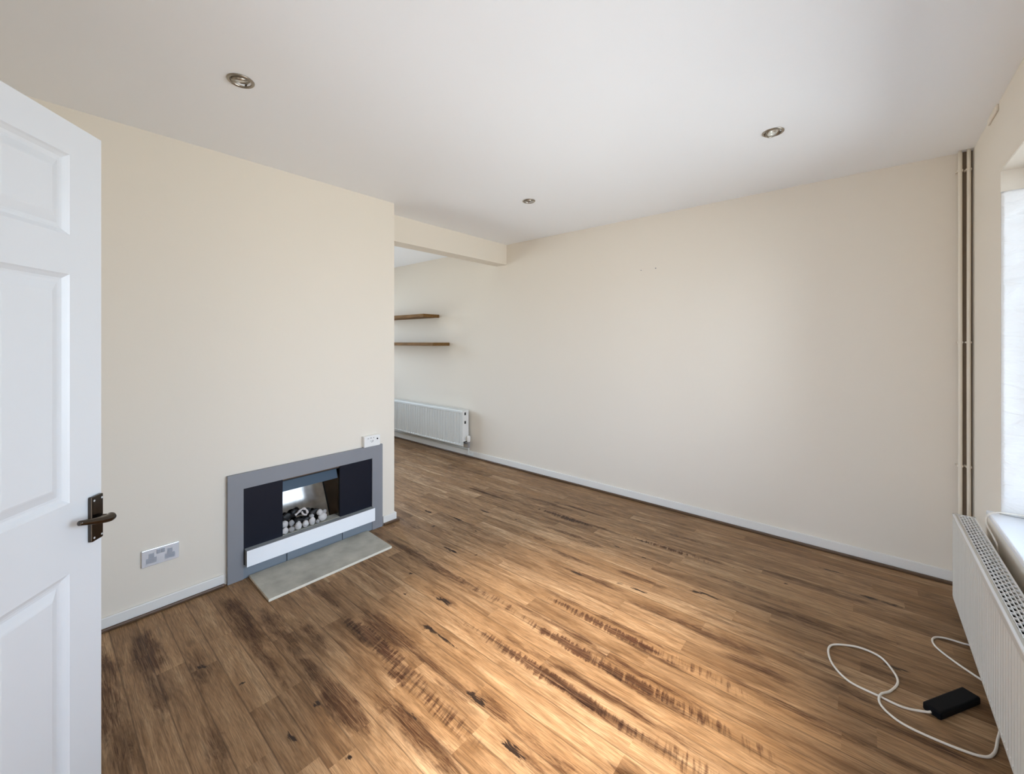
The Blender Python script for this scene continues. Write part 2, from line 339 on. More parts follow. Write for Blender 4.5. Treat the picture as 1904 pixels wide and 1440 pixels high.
def make_floor():
    dx = 0.016; nx = int(round((XW + 0.3 - XO + 0.2) / dx)); x0 = XO - 0.2
    k0 = -20; k1 = 34; sub = 6; y0 = 0.245 + k0 * SW; ny = (k1 - k0) * sub; dy = SW / sub
    # joints for each strip
    rows = {}
    for k in range(k0, k1):
        yc = 0.245 + (k + 0.5) * SW
        forced = sorted(f[0] for f in FORCED if f[1] - 0.01 < yc < f[2] + 0.01)
        js = []
        xx = x0 + random.uniform(0.1, 1.0)
        while xx < 1.0:
            js.append(xx); xx += random.choice([0.7, 0.95, 1.2, 1.3]) * random.uniform(0.85, 1.15)
        js = [j for j in js if all(abs(j - f) > 0.35 for f in forced)] + forced
        rows[k] = sorted(js)
    tones = {}
    verts = []; faces = []
    for j in range(ny + 1):
        for i in range(nx + 1): verts.append((x0 + i * dx, y0 + j * dy, 0.0))
    for j in range(ny):
        for i in range(nx):
            a = j * (nx + 1) + i; faces.append((a, a + 1, a + nx + 2, a + nx + 1))
    me = bpy.data.meshes.new('floor'); me.from_pydata(verts, [], faces)
    at = me.attributes.new('strip', 'FLOAT_COLOR', 'FACE'); vals = []
    for j in range(ny):
        k = k0 + j // sub; js = rows[k]
        for i in range(nx):
            xc = x0 + (i + .5) * dx; s_ = sum(1 for q in js if q < xc)
            if (k, s_) not in tones:
                r1 = random.random(); base = tones.get((k, s_ - 1), (0.5, 0, 0))[0]
                t = random.choice([0.50, 0.53, 0.56, 0.59, 0.63, 0.55, 0.66])
                if abs(t - base) < 0.03: t += 0.05
                tones[(k, s_)] = (t, r1, random.random() ** 2)
            vals.extend((*tones[(k, s_)], 1.0))
    at.data.foreach_set('color', vals)
    st = [0.0] * (len(verts) * 4)
    for (mx, my, rx, ry, s_, kind) in MARKS:
        i0 = max(0, int((mx - 2 * rx - x0) / dx)); i1 = min(nx, int((mx + 2 * rx - x0) / dx) + 1)
        j0 = max(0, int((my - 2 * ry - 0.03 - y0) / dy)); j1 = min(ny, int((my + 2 * ry + 0.03 - y0) / dy) + 1)
        for j in range(j0, j1 + 1):
            for i in range(i0, i1 + 1):
                X_, Y_ = x0 + i * dx, y0 + j * dy
                w = noise.noise(Vector((X_ * 9, Y_ * 40, mx * 7))) * 0.55
                d = math.sqrt(((X_ - mx) / rx) ** 2 + ((Y_ - my) / max(ry, 0.011)) ** 2) + (w if kind != 2 else w * .4)
                f = max(0.0, min(1.0, (1.6 - d) / 1.1)) * s_
                q = (j * (nx + 1) + i) * 4 + kind
                if f > st[q]: st[q] = f
    for q in range(3, len(st), 4): st[q] = 1.0
    at = me.attributes.new('stain', 'FLOAT_COLOR', 'POINT'); at.data.foreach_set('color', st)
    me.materials.append(M['floor']); o = bpy.data.objects.new('floor', me); COL.objects.link(o); o['kind'] = 'structure'
    return o
make_floor()

# ceiling with recess holes under the downlights
LIGHTS = [(-1.9825, 0.5686), (-0.363, 2.503), (-1.974, 2.514)]
bm = B(); hh = 0.029
xs = [XO - 0.2]; ys = [-1.95]
for x, y in ((-1.978, 0), (-0.363, 0)): xs += [x - hh, x + hh]
xs.append(XW + 0.3)
ys += [0.5686 - hh, 0.5686 + hh, 2.508 - hh, 2.508 + hh, YF + 0.15]
slab(bm, xs, ys, H, H + 0.12, 'z', {(1, 1), (3, 1), (1, 3), (3, 3)})
bmesh.ops.remove_doubles(bm, verts=bm.verts, dist=0.0001)
struct('ceiling', bm, M['ceiling'])
LIGHTS = [(-1.978, 0.5686), (-0.363, 2.508), (-1.978, 2.508)]

# walls
bm = B(); box(bm, XO - 0.2, XW + 0.28, YF, YF + 0.15, 0, H); struct('wall_far', bm, M['wall'])
FY0, FY1, FZ0, FZ1 = 0.83, 1.646, 0.10, 0.525   # hole for the fire
bm = B(); slab(bm, [YB - 0.1, FY0, FY1, YE], [0, FZ0, FZ1, H], XB, XL, 'x', {(1, 1)}); bmesh.ops.remove_doubles(bm, verts=bm.verts, dist=0.0001)
struct('wall_left', bm, M['wall'])
WY0, WY1, WZ0, WZ1 = 0.5, 2.85, 0.607, 2.18
bm = B()
slab(bm, [YB - 0.1, WY0, WY1, YF], [0, WZ0, WZ1, H], XW, XW + 0.28, 'x', {(1, 1)}); bmesh.ops.remove_doubles(bm, verts=bm.verts, dist=0.0001)
struct('wall_right', bm, M['wall'])
bm = B(); slab(bm, [XB, -1.08, -0.30, XW + 0.28], [0, 2.03, H], YB - 0.1, YB, 'y', {(1, 0)}); struct('wall_back', bm, M['wall'])
bm = B()
box(bm, -1.6, -1.5, -1.8, YB - 0.1, 0, H); box(bm, 0.25, 0.35, -1.8, YB - 0.1, 0, H); slab(bm, [-1.6, -1.35, 0.1, 0.35], [0, 0.25, 2.15, H], -1.9, -1.8, 'y', {(1, 1)})  # opening in the unseen end wall, added to let sky light in
struct('wall_hall', bm, M['wall'])
# far room shell
bm = B(); slab(bm, [0.0, 0.5, 3.3, YF], [0, 0.6, 2.3, H], XO - 0.2, XO, 'x', {(1, 1)}); struct('wall_outer', bm, M['wall'])
bm = B(); box(bm, XO - 0.2, XB, -0.1, 0.0, 0, H); struct('wall_near', bm, M['wall'])
# beam
bm = B(); box(bm, XB - 0.16, XB, YE - 0.0, YF, 2.274, H); struct('trim_1', bm, M['wall'], bevel=0.003)
# patch of batten at ceiling over the window
bm = B(); box(bm, XW - 0.009, XW, 2.88, 3.06, 2.470, H); struct('trim_2', bm, M['wall'], bevel=0.003)
# lintel facing slightly proud
bm = B(); box(bm, XW - 0.004, XW, WY0 - 0.1, WY1, WZ1, H); struct('trim_3', bm, M['wall'], bevel=0.002)

# skirtings and beads
def skirting(name, pts):
    """pts: list of (axis-aligned) boxes"""
    bm = B()
    for q in pts: box(bm, *q)
    return struct(name, bm, M['skirting'], bevel=0.004)
def bead(name, pts):
    bm = B()
    for q in pts: box(bm, *q)
    return struct(name, bm, M['bead'], bevel=0.005)
skirting('baseboard_far', [(XO, XW, YF - 0.014, YF, 0.001, 0.078)])
bead('trim_4', [(XO, XW, YF - 0.030, YF - 0.014, 0.0005, 0.020)])
skirting('baseboard_left', [(XL, XL + 0.014, YB, 0.725, 0.001, 0.066), (XL, XL + 0.014, 1.757, YE + 0.014, 0.001, 0.066), (XB, XL, YE, YE + 0.014, 0.001, 0.066)])
bead('trim_5', [(XL + 0.014, XL + 0.030, YB, 0.725, 0.0005, 0.018), (XL + 0.014, XL + 0.030, 1.757, YE + 0.030, 0.0005, 0.018)])
skirting('baseboard_right', [(XW - 0.014, XW, YB, YF - 0.014, 0.001, 0.078)])
skirting('baseboard_back', [(XL, -1.16, YB, YB + 0.014, 0.001, 0.066), (-0.22, XW, YB, YB + 0.014, 0.001, 0.066)])
# door casing in the wall behind
bm = B()
box(bm, -1.15, -1.08, YB, YB + 0.018, 0.001, 2.10); box(bm, -0.30, -0.23, YB, YB + 0.018, 0.001, 2.10); box(bm, -1.08, -0.30, YB, YB + 0.018, 2.03, 2.10)
struct('trim_6', bm, M['white_gloss'], bevel=0.004)

# window 1 (main room)
def window(name, x, ys_, z0, z1, sgn, xin):
    w = bpy.data.objects.new(name, None); COL.objects.link(w); w.location = (x, ys_[0], z0); w['kind'] = 'structure'; ORG[w.name] = Vector(w.location)
    a, b_ = ys_[0], ys_[-1]; t = 0.055
    bm = B(); box(bm, x - .035, x + .035, a, b_, z0, z0 + t); box(bm, x - .035, x + .035, a, b_, z1 - t, z1)
    for y in ys_:
        c0 = y if y == a else (y - t if y == b_ else y - t / 2); box(bm, x - .035, x + .035, c0, c0 + t, z0 + t, z1 - t)
    obj('window_frame', bm, M['upvc'], w, bevel=0.004)
    for i in range(len(ys_) - 1):
        y0 = ys_[i] + (t if i == 0 else t / 2); y1 = ys_[i + 1] - (t if i == len(ys_) - 2 else t / 2)
        bm = B(); box(bm, x - .003, x + .003, y0, y1, z0 + t, z1 - t); obj('pane', bm, M['glass'], w)
    return w
window('window_1', 0.66, [WY0, 1.28, 2.06, WY1], 0.632, WZ1, 1, XW)
window('added_window_far', XO - 0.1, [0.5, 1.9, 3.3], 0.6, 2.3, -1, XO)  # unseen window added to light the far room
# crumpled white lining on the far reveal below a bare strip
bm = B(); nx_, nz_ = 14, 90
g = []
for j in range(nz_ + 1):
    row = []
    for i in range(nx_ + 1):
        x = XW + 0.001 + (0.158) * i / nx_; z = 0.634 + (2.085 - 0.634) * j / nz_
        q = noise.noise(Vector((x * 9 - z * 3.2, 3.3, z * 17 - x * 10)))
        row.append(bm.verts.new((x, WY1 - 0.007 - 0.006 * (q + .5) * min(1, (i + 0.3) / 3), z)))
    g.append(row)
for j in range(nz_):
    for i in range(nx_): bm.faces.new((g[j][i], g[j][i + 1], g[j + 1][i + 1], g[j + 1][i]))
ex = bmesh.ops.extrude_face_region(bm, geom=list(bm.faces))
for v in ex['geom']:
    if isinstance(v, bmesh.types.BMVert): v.co.y = WY1 - 0.0005
struct('trim_7', bm, M['reveal_white'], smooth=True)
# window sill board with a rounded front and a horn past the reveal
bm = B()
v = [(0.425, WY0 - 0.028), (XW - 0.001, WY0 - 0.028), (XW - 0.001, WY0 + .001), (0.624, WY0 + .001), (0.624, WY1 - .001), (XW - 0.001, WY1 - .001), (XW - 0.001, 2.878), (0.425, 2.878)]
lo = [bm.verts.new((x, y, 0.6075)) for x, y in v]; hi = [bm.verts.new((x, y, 0.632)) for x, y in v]
bm.faces.new(lo[::-1]); bm.faces.new(hi)
for i in range(len(v)): bm.faces.new((lo[i], lo[(i + 1) % 8], hi[(i + 1) % 8], hi[i]))
o = obj('window_sill', bm, M['sill'], bevel=0.006, seg=3)
tag(o, 'white painted window sill board above the long radiator', 'window sill')

# ------------------------------------------------------------------ door
P0 = Vector((-1.645, 0.129, 0)); dd = Vector((-0.777, 0.6297, 0)).normalized(); DW = 0.762; DT = 0.035
hinge = P0 - dd * DW
door = bpy.data.objects.new('door_1', None); COL.objects.link(door)
ang = math.atan2(dd.y, dd.x); door.location = (hinge.x, hinge.y, 0); door.rotation_euler = (0, 0, ang)
door['kind'] = 'structure'; ORG[door.name] = Vector(door.location)
# local x: hinge -> free edge, visible face is local -y (towards the camera side)
nvis = Vector((0.6297, 0.777, 0))
loc_n = Matrix.Rotation(-ang, 3, 'Z') @ nvis; SG = 1 if loc_n.y > 0 else -1
def door_leaf():
    bm = B(); zt = 1.981; zb = 0.008
    px = [0.0, 0.102, 0.318, 0.444, 0.660, DW]
    pz = [zb, 0.235, 0.81, 0.992, 1.586, 1.688, 1.896, zt]
    prof = [(0.0, 0.0), (0.004, 0.0035), (0.012, 0.009), (0.018, 0.0105), (0.024, 0.0105), (0.044, 0.0025), (0.048, 0.0015)]
    def face(y, s):
        for i in range(5):
            for j in range(7):
                x0, x1, z0, z1 = px[i], px[i + 1], pz[j], pz[j + 1]
                if i in (1, 3) and j in (1, 3, 5):
                    last = None
                    for ins, dep in prof:
                        r = [bm.verts.new((x, y - s * dep, z)) for x, z in ((x0 + ins, z0 + ins), (x1 - ins, z0 + ins), (x1 - ins, z1 - ins), (x0 + ins, z1 - ins))]
                        if last:
                            for q in range(4): bm.faces.new((last[q], last[(q + 1) % 4], r[(q + 1) % 4], r[q]))
                        last = r
                    bm.faces.new(last)
                else:
                    bm.faces.new([bm.verts.new((x, y, z)) for x, z in ((x0, z0), (x1, z0), (x1, z1), (x0, z1))])
    # visible face at y = 0, rear at y = -SG*DT; dims measured from free edge -> mirror x
    face(0, SG); face(-SG * DT, -SG)
    y1 = -SG * DT
    for (xa, za), (xb, zb_) in (((0, zb), (DW, zb)), ((DW, zb), (DW, zt)), ((DW, zt), (0, zt)), ((0, zt), (0, zb))):
        bm.faces.new([bm.verts.new(p) for p in ((xa, 0, za), (xb, 0, zb_), (xb, y1, zb_), (xa, y1, za))])
    for v_ in bm.verts: v_.co.x = DW - v_.co.x
    bmesh.ops.remove_doubles(bm, verts=bm.verts, dist=0.0002)
    return bm
obj('door_panel', door_leaf(), M['white_gloss'], door, local=True)
# lever handle on its backplate
def lx(t): return DW - t
bm = B(); y_ = SG
def ybox(bm, x0, x1, ya, yb, z0, z1): box(bm, x0, x1, min(ya, yb), max(ya, yb), z0, z1)
ybox(bm, lx(0.047), lx(0.008), 0, y_ * 0.011, 0.862, 0.985)
hp = obj('door_handle', bm, M['handle'], door, local=True, bevel=0.0025, label='dark polished lever handle on a rectangular backplate')
bm = B(); zc = 0.922; cx = lx(0.026)
tube(bm, [(cx, y_ * 0.011, zc), (cx, y_ * 0.022, zc), (cx, y_ * 0.034, zc)], 0.009, 16, radii=[0.012, 0.009, 0.0085])
pts = smoothpts([(cx + 0.005, y_ * 0.040, zc + 0.001), (cx - 0.010, y_ * 0.043, zc + 0.001), (cx - 0.035, y_ * 0.042, zc + .006), (cx - 0.065, y_ * 0.038, zc + .014), (cx - 0.092, y_ * 0.033, zc + .022)], 5)
n0 = len(bm.verts)
tube(bm, pts, 0.009, 16, radii=[(0.008, 0.0105, 0.0118)[i] if i < 3 else 0.0125 - 0.0065 * i / len(pts) for i in range(len(pts))])
bm.verts.ensure_lookup_table()
obj('lever', bm, M['handle'], hp, local=True, smooth=True)
bm = B()
for sx_, sz_ in ((0.014, 0.974), (0.040, 0.974), (0.014, 0.872), (0.040, 0.872)): cyl(bm, (lx(sx_), y_ * 0.011, sz_), (lx(sx_), y_ * 0.0118, sz_), 0.0028, n=12)
obj('screws', bm, M['steel'], hp, local=True)
# hinges
bm = B()
for z in (0.25, 1.0, 1.75): cyl(bm, (0.0, 0, z), (0, 0, z + 0.075), 0.006, n=12)
obj('hinge', bm, M['steel'], door, local=True)

# ------------------------------------------------------------------ downlights
def downlight(loc, label, tilt, spin):
    t = thing('recessed_downlight', label, 'ceiling light', (loc[0], loc[1], H), spin, 'recessed ceiling downlights')
    bm = B(); r = lathe(bm, [(0.041, 0.012), (0.037, 0.004), (0.0375, -0.003), (0.041, -0.0065), (0.046, -0.0062), (0.0495, -0.003), (0.050, 0.0), (0.0465, 0.0)], 48)
    bmesh.ops.rotate(bm, verts=bm.verts, cent=(0, 0, 0), matrix=Matrix.Rotation(0, 3, 'X'))
    obj('bezel', bm, M['bezel'], t, local=True, smooth=True)
    R = Matrix.Rotation(tilt, 3, 'X')
    bm = B(); lathe(bm, [(0.0345, 0.010), (0.0355, 0.0), (0.034, -0.004), (0.0305, -0.005), (0.028, -0.001), (0.0275, 0.008)], 40)
    for s in (-1, 1): box(bm, s * 0.0355 - 0.004, s * 0.0355 + 0.004, -0.004, 0.004, -0.003, 0.003)
    bmesh.ops.rotate(bm, verts=bm.verts, cent=(0, 0, 0), matrix=R)
    obj('gimbal_ring', bm, M['bezel'], t, local=True, smooth=True)
    bm = B(); lathe(bm, [(0.0275, 0.0), (0.026, -0.001), (0.015, 0.0), (0.013, 0.004), (0.006, 0.012), (0.0004, 0.013)], 36)
    bmesh.ops.rotate(bm, verts=bm.verts, cent=(0, 0, 0), matrix=R)
    obj('bulb', bm, M['bulb'], t, local=True, smooth=True)
    bm = B(); lathe(bm, [(0.0405, 0.008), (0.0405, 0.09), (0.0004, 0.09)], 36)
    obj('recess_can', bm, M['black'], t, local=True, smooth=True)
    return t
downlight(LIGHTS[0], 'recessed downlight nearest the door, its pale bulb showing brightest', math.radians(18), math.radians(40))
downlight(LIGHTS[1], 'tilted recessed downlight in the ceiling nearest the corner pipes', math.radians(-24), math.radians(60))
lit = downlight((-0.363, 0.5686), 'added lit recessed downlight, out of view beside the window wall', math.radians(20), math.radians(-30))  # fitting added out of view to go with the warm floor spot
M['bulb_added_lit'] = mat('added_lit_bulb_glass', (0.9, 0.85, 0.75), 0.2)  # glowing bulb of the added downlight
M['bulb_added_lit'].node_tree.nodes['Principled BSDF'].inputs['Emission Color'].default_value = (1.0, 0.86, 0.68, 1)
M['bulb_added_lit'].node_tree.nodes['Principled BSDF'].inputs['Emission Strength'].default_value = 12.0
for ch in lit.children:
    if ch.name.startswith('bulb'): ch.data.materials[0] = M['bulb_added_lit']
downlight(LIGHTS[2], 'small recessed downlight in the ceiling nearest the beam', math.radians(14), math.radians(30))

# ------------------------------------------------------------------ fireplace
fp = thing('electric_fireplace', 'low grey framed fire with dark side panels and a white bar, set against the wall', 'fireplace', (-2.795, 1.24, 0.0))
XF = -2.795
bm = B()
OY0, OY1, OZ0, OZ1 = 0.818, 1.658, 0.083, 0.537
slab(bm, [0.738, OY0, OY1, 1.744], [0.001, OZ0, OZ1, 0.629], XF - 0.020, XF, 'x', {(1, 1), (1, 0)}); bmesh.ops.remove_doubles(bm, verts=bm.verts, dist=0.0001)
obj('frame', bm, M['grey_frame'], fp, bevel=0.0)
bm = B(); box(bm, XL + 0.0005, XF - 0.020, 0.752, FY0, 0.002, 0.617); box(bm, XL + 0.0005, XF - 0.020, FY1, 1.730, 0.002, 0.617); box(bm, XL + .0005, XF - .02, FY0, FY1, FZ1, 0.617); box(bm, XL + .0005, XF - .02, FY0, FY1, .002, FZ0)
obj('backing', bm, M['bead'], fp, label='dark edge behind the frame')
for y0, y1 in ((OY0, 1.058), (1.0625, 1.4255), (1.430, OY1)):
    bm = B(); box(bm, XF - 0.019, XF - 0.004, y0, y1, 0.001, OZ0); obj('lower_tile', bm, M['grey_tile'], fp, bevel=0.0015)
for y0, y1 in ((OY0, 1.037), (1.412, OY1)):
    bm = B(); box(bm, XF - 0.015, XF - 0.009, y0, y1, OZ0, OZ1); obj('side_panel', bm, M['navy'], fp)
bm = B(); box(bm, XF - 0.012, XF + 0.038, 0.824, 1.655, 0.086, 0.1765)
bo = obj('shelf_bar', bm, M['bar_body'], fp, bevel=0.002)
bm = B(); box(bm, XF + 0.038, XF + 0.042, 0.823, 1.656, 0.084, 0.1775); obj('bar_face', bm, M['bar'], bo, bevel=0.001, label='bright white front of the bar')
# hood: sloping plate
bm = B()
def quadprism(bm, P):   # 8 pts
    v = [bm.verts.new(p) for p in P]
    for f in ((0, 3, 2, 1), (4, 5, 6, 7), (0, 1, 5, 4), (1, 2, 6, 5), (2, 3, 7, 6), (3, 0, 4, 7)): bm.faces.new([v[i] for i in f])
quadprism(bm, [(XF - .030, 1.042, .452), (XF - .022, 1.042, .452), (XF - .022, 1.402, .452), (XF - .030, 1.402, .452),
               (XF - .056, 1.040, .540), (XF - .048, 1.040, .540), (XF - .048, 1.400, .540), (XF - .056, 1.400, .540)])
obj('hood', bm, M['hood'], fp, label='slate blue sloping hood')
# firebox shell (inside the wall opening)
bm = B(); D0 = -2.985
box(bm, D0, XF - 0.021, 1.028, 1.034, 0.172, 0.524); box(bm, D0, XF - 0.021, 1.414, 1.420, 0.172, 0.524)
box(bm, D0, XF - 0.021, 1.034, 1.414, 0.518, 0.524)
obj('firebox', bm, M['black'], fp, label='black firebox lining')
bm = B(); box(bm, D0, XF - 0.03, 1.4125, 1.4138, 0.178, 0.5175); obj('side_plate', bm, M['mirror_black'], fp)
bm = B(); box(bm, D0, XF - 0.012, 1.034, 1.414, 0.166, 0.1775); obj('fire_bed', bm, M['stone'], fp, label='sandy fire bed')
bm = B(); tl = math.tan(math.radians(13))
h0, h1 = 0.178, 0.518
k_ = 0.008; sl = tl * (h1 - h0)
quadprism(bm, [(-2.880, 1.034, h0), (-2.875, 1.034, h0), (-2.875 - k_, 1.414, h0), (-2.880 - k_, 1.414, h0),
               (-2.880 - sl, 1.034, h1), (-2.875 - sl, 1.034, h1), (-2.875 - k_ - sl, 1.414, h1), (-2.880 - k_ - sl, 1.414, h1)])
obj('back_plate', bm, M['mirror_black'], fp, label='polished dark leaning back plate')
# coals and pebbles
def rock(name, c, r, m, seed, label, cat, group, squash=(1, 1, 1), rough=0.18):
    bm = B(); bmesh.ops.create_icosphere(bm, subdivisions=3, radius=1.0)
    for v_ in bm.verts:
        q = noise.noise(v_.co * 1.3 + Vector((seed * 3.1, seed, 0))) * rough + noise.noise(v_.co * 3.1 + Vector((seed, 0, seed))) * rough * 0.4
        v_.co = v_.co * (1 + q); v_.co.x *= squash[0] * r; v_.co.y *= squash[1] * r; v_.co.z *= squash[2] * r
    zmin = min(v_.co.z for v_ in bm.verts)
    o = obj(name, bm, m, smooth=True); o.location = (c[0], c[1], c[2] - zmin); tag(o, label, cat, group); return o
zb = 0.178
PB = [  # x, y, z, r, squash, mat, label
 (-2.817, 1.055, zb, .021, (.8, 1.0, 1.0), 'pebble', 'pale pebble in the front row, furthest left against the dark side panel'),
 (-2.818, 1.096, zb, .018, (.9, .95, .95), 'pebble2', 'greyer small pebble in the front row, second from the left'),
 (-2.818, 1.138, zb, .023, (.8, .95, 1.15), 'pebble', 'tall white pebble in the front row, third from the left'),
 (-2.818, 1.184, zb, .021, (.8, .98, 1.08), 'pebble', 'white pebble in the middle of the front row'),
 (-2.820, 1.228, zb, .022, (.8, .9, 1.2), 'pebble', 'upright white pebble in the front row, fifth from the left'),
 (-2.820, 1.264, zb, .013, (1, 1, 1), 'pebble2', 'smallest round pebble at the right end of the front row'),
 (-2.834, 1.303, zb, .029, (.75, 1.05, .9), 'pebble', 'large flat pale stone at the right of the heap'),
 (-2.842, 1.288, zb + .040, .023, (.8, .9, .9), 'pebble', 'pale stone on top of the large flat one at the right'),
 (-2.845, 1.322, zb + .040, .015, (.8, .9, 1), 'pebble2', 'small grey stone leaning on the right-hand stones'),
 (-2.846, 1.062, zb + .028, .024, (.8, .9, 1), 'pebble', 'pale pebble in the upper row, furthest left'),
 (-2.846, 1.106, zb + .026, .019, (.8, .9, 1), 'pebble2', 'grey pebble in the upper row, second from the left'),
 (-2.850, 1.236, zb + .030, .019, (.8, .9, .9), 'pebble2', 'grey pebble in the upper row behind the upright white one'),
]
for i, (x, y, z, r, sq, mm, lb) in enumerate(PB): rock('pebble', (x, y, z), r, M[mm], i + 1, lb, 'pebble', 'pebbles on the fire bed', sq)
CB = [(-2.852, 1.148, zb + .016, .026, (.8, 1.1, .9), 'black coal behind the tall white front pebble'),
      (-2.852, 1.196, zb + .016, .024, (.8, 1.1, .9), 'black coal in the middle of the pebble heap'),
      (-2.875, 1.085, zb + .058, .026, (.6, 1.2, .9), 'black coal on top of the heap at the left'),
      (-2.877, 1.142, zb + .066, .027, (.6, 1.3, .9), 'black coal highest on the heap, left of centre'),
      (-2.877, 1.205, zb + .062, .024, (.6, 1.5, .8), 'black coal on the heap right of centre'),
      (-2.868, 1.262, zb + .045, .022, (.6, 1.4, .9), 'black coal behind the right-hand stones')]
for i, (x, y, z, r, sq, lb) in enumerate(CB): rock('coal', (x, y, z), r, M['coal'], 40 + i, lb, 'coal', 'black coals on the fire bed', sq, 0.35)
bm = B()
tube(bm, smoothpts([(-2.846, 1.128, .268), (-2.843, 1.140, .276), (-2.843, 1.160, .290), (-2.843, 1.182, .296), (-2.843, 1.200, .280), (-2.843, 1.207, .256)], 5), 0.008, 12,
     radii=[0.007 + 0.002 * math.sin(i * 0.9) for i in range(26)])
tube(bm, smoothpts([(-2.840, 1.168, .282), (-2.836, 1.172, .268), (-2.836, 1.186, .256), (-2.838, 1.200, .252)], 5), 0.006, 12)
o = obj('driftwood_twig', bm, M['ceramic'], smooth=True); tag(o, 'pale bent driftwood piece arched over the coals in the fire', 'driftwood')

# control box on the frame
cb = thing('thermostat_box', 'small white control box on top of the grey fire frame', 'control box', (-2.80, 1.65, 0.630))
bm = B(); box(bm, XL + 0.0005, -2.783, 1.586, 1.717, 0.6300, 0.7105); obj('casing', bm, M['plastic_white'], cb, bevel=0.004, seg=3)
bm = B(); cyl(bm, (-2.783, 1.692, 0.682), (-2.780, 1.692, 0.682), 0.0055, n=14); obj('dial_knob', bm, M['black_plastic'], cb, label='small dark round knob')
bm = B()
for y, z, w, h_ in ((1.618, .692, .012, .004), (1.640, .694, .009, .006), (1.662, .694, .006, .006), (1.640, .672, .010, .003), (1.655, .672, .007, .008), (1.648, .664, .016, .003)):
    box(bm, -2.7832, -2.7826, y - w / 2, y + w / 2, z - h_ / 2, z + h_ / 2)
obj('markings', bm, M['grey_mark'], cb)

# hearth slab
bm = B(); hz = 0.016
P = [(-2.790, 0.845), (-2.790, 1.615), (-2.450, 1.600), (-2.447, 0.835)]
lo = [bm.verts.new((x, y, 0.0006)) for x, y in P]; hi = [bm.verts.new((x, y, hz)) for x, y in P]
bm.faces.new(hi); bm.faces.new(lo[::-1])
for i in range(4):
    f = bm.faces.new((lo[i], lo[(i + 1) % 4], hi[(i + 1) % 4], hi[i])); f.material_index = 1
o = obj('hearth_slab', bm, [M['stone'], M['stone_edge']], bevel=0.0015); tag(o, 'thin weathered sandstone slab on the floor in front of the fire', 'hearth')

# ------------------------------------------------------------------ double socket
sk = thing('wall_socket', 'chrome double power socket low on the wall between door and fire', 'power socket', (XL, 0.4425, 0.245))
bm = B(); box(bm, XL + 0.0005, XL + 0.010, 0.366, 0.519, 0.247, 0.334); obj('faceplate', bm, [M['steel']], sk, bevel=0.003, seg=3)
xx = XL + 0.0102
for yc in (0.405, 0.480):
    bm = B(); box(bm, xx, xx + 0.0012, yc - 0.004, yc + 0.004, 0.292, 0.306); box(bm, xx, xx + 0.0012, yc - 0.017, yc - 0.008, 0.272, 0.279); box(bm, xx, xx + 0.0012, yc + 0.008, yc + 0.017, 0.272, 0.279)
    box(bm, xx - .0002, xx + 0.0008, yc - 0.021, yc + 0.021, 0.262, 0.288); box(bm, xx - .0002, xx + .0008, yc - .011, yc + .011, .288, .312)
    obj('outlet', bm, M['socket_insert'], sk, bevel=0.0005)
for yc in (0.4335, 0.4515):
    bm = B(); box(bm, xx, xx + 0.004, yc - 0.007, yc + 0.007, 0.302, 0.324); obj('rocker_switch', bm, M['socket_insert'], sk, bevel=0.001)

# ------------------------------------------------------------------ radiators
def radiator_panel(bm, along0, along1, z0, z1, front, depth, place, pitch=0.0333):
    """front face corrugated; place(a, d, z) -> world; d = distance towards the room (front)"""
    cols = []; a = along0; rim = 0.022
    prof = [(0.0, 0.0)]
    us = [along0, along0 + 0.004, along0 + rim]; ds = [-0.004, 0.0, 0.0]
    n = int((along1 - along0 - 2 * rim) / pitch); p = (along1 - along0 - 2 * rim) / n
    for i in range(n):
        b0 = along0 + rim + i * p
        for f, d in ((0.10, 0.0), (0.24, -0.005), (0.76, -0.005), (0.90, 0.0)): us.append(b0 + f * p); ds.append(d)
    us += [along1 - rim, along1 - 0.004, along1]; ds += [0.0, 0.0, -0.004]
    zs = [(z0, -0.010, 0), (z0 + 0.006, -0.002, 0), (z0 + 0.022, 0.0, 0), (z0 + 0.030, 0.0, 1), (z1 - 0.036, 0.0, 1), (z1 - 0.028, 0.0, 0), (z1 - 0.006, -0.0005, 0), (z1, -0.004, 0)]
    rows = []
    for z, dz, k in zs:
        rows.append([bm.verts.new(place(u, front + dz + (d if (k or d == -0.004) else 0.0), z)) for u, d in zip(us, ds)])
    for r0, r1 in zip(rows, rows[1:]):
        for i in range(len(us) - 1): bm.faces.new((r0[i], r0[i + 1], r1[i + 1], r1[i]))
    # close as a thin shell
    back = [[bm.verts.new(place(u, front - 0.016, z)) for u in (along0, along1)] for z in (z0, z1)]
    bm.faces.new((back[0][0], back[0][1], back[1][1], back[1][0]))
    bm.faces.new([r for r in rows[-1]] + [back[1][1], back[1][0]]); bm.faces.new([back[0][0], back[0][1]] + rows[0][::-1])
    bm.faces.new([r[0] for r in rows] + [back[1][0], back[0][0]]); bm.faces.new([r[-1] for r in rows][::-1] + [back[0][1], back[1][1]])
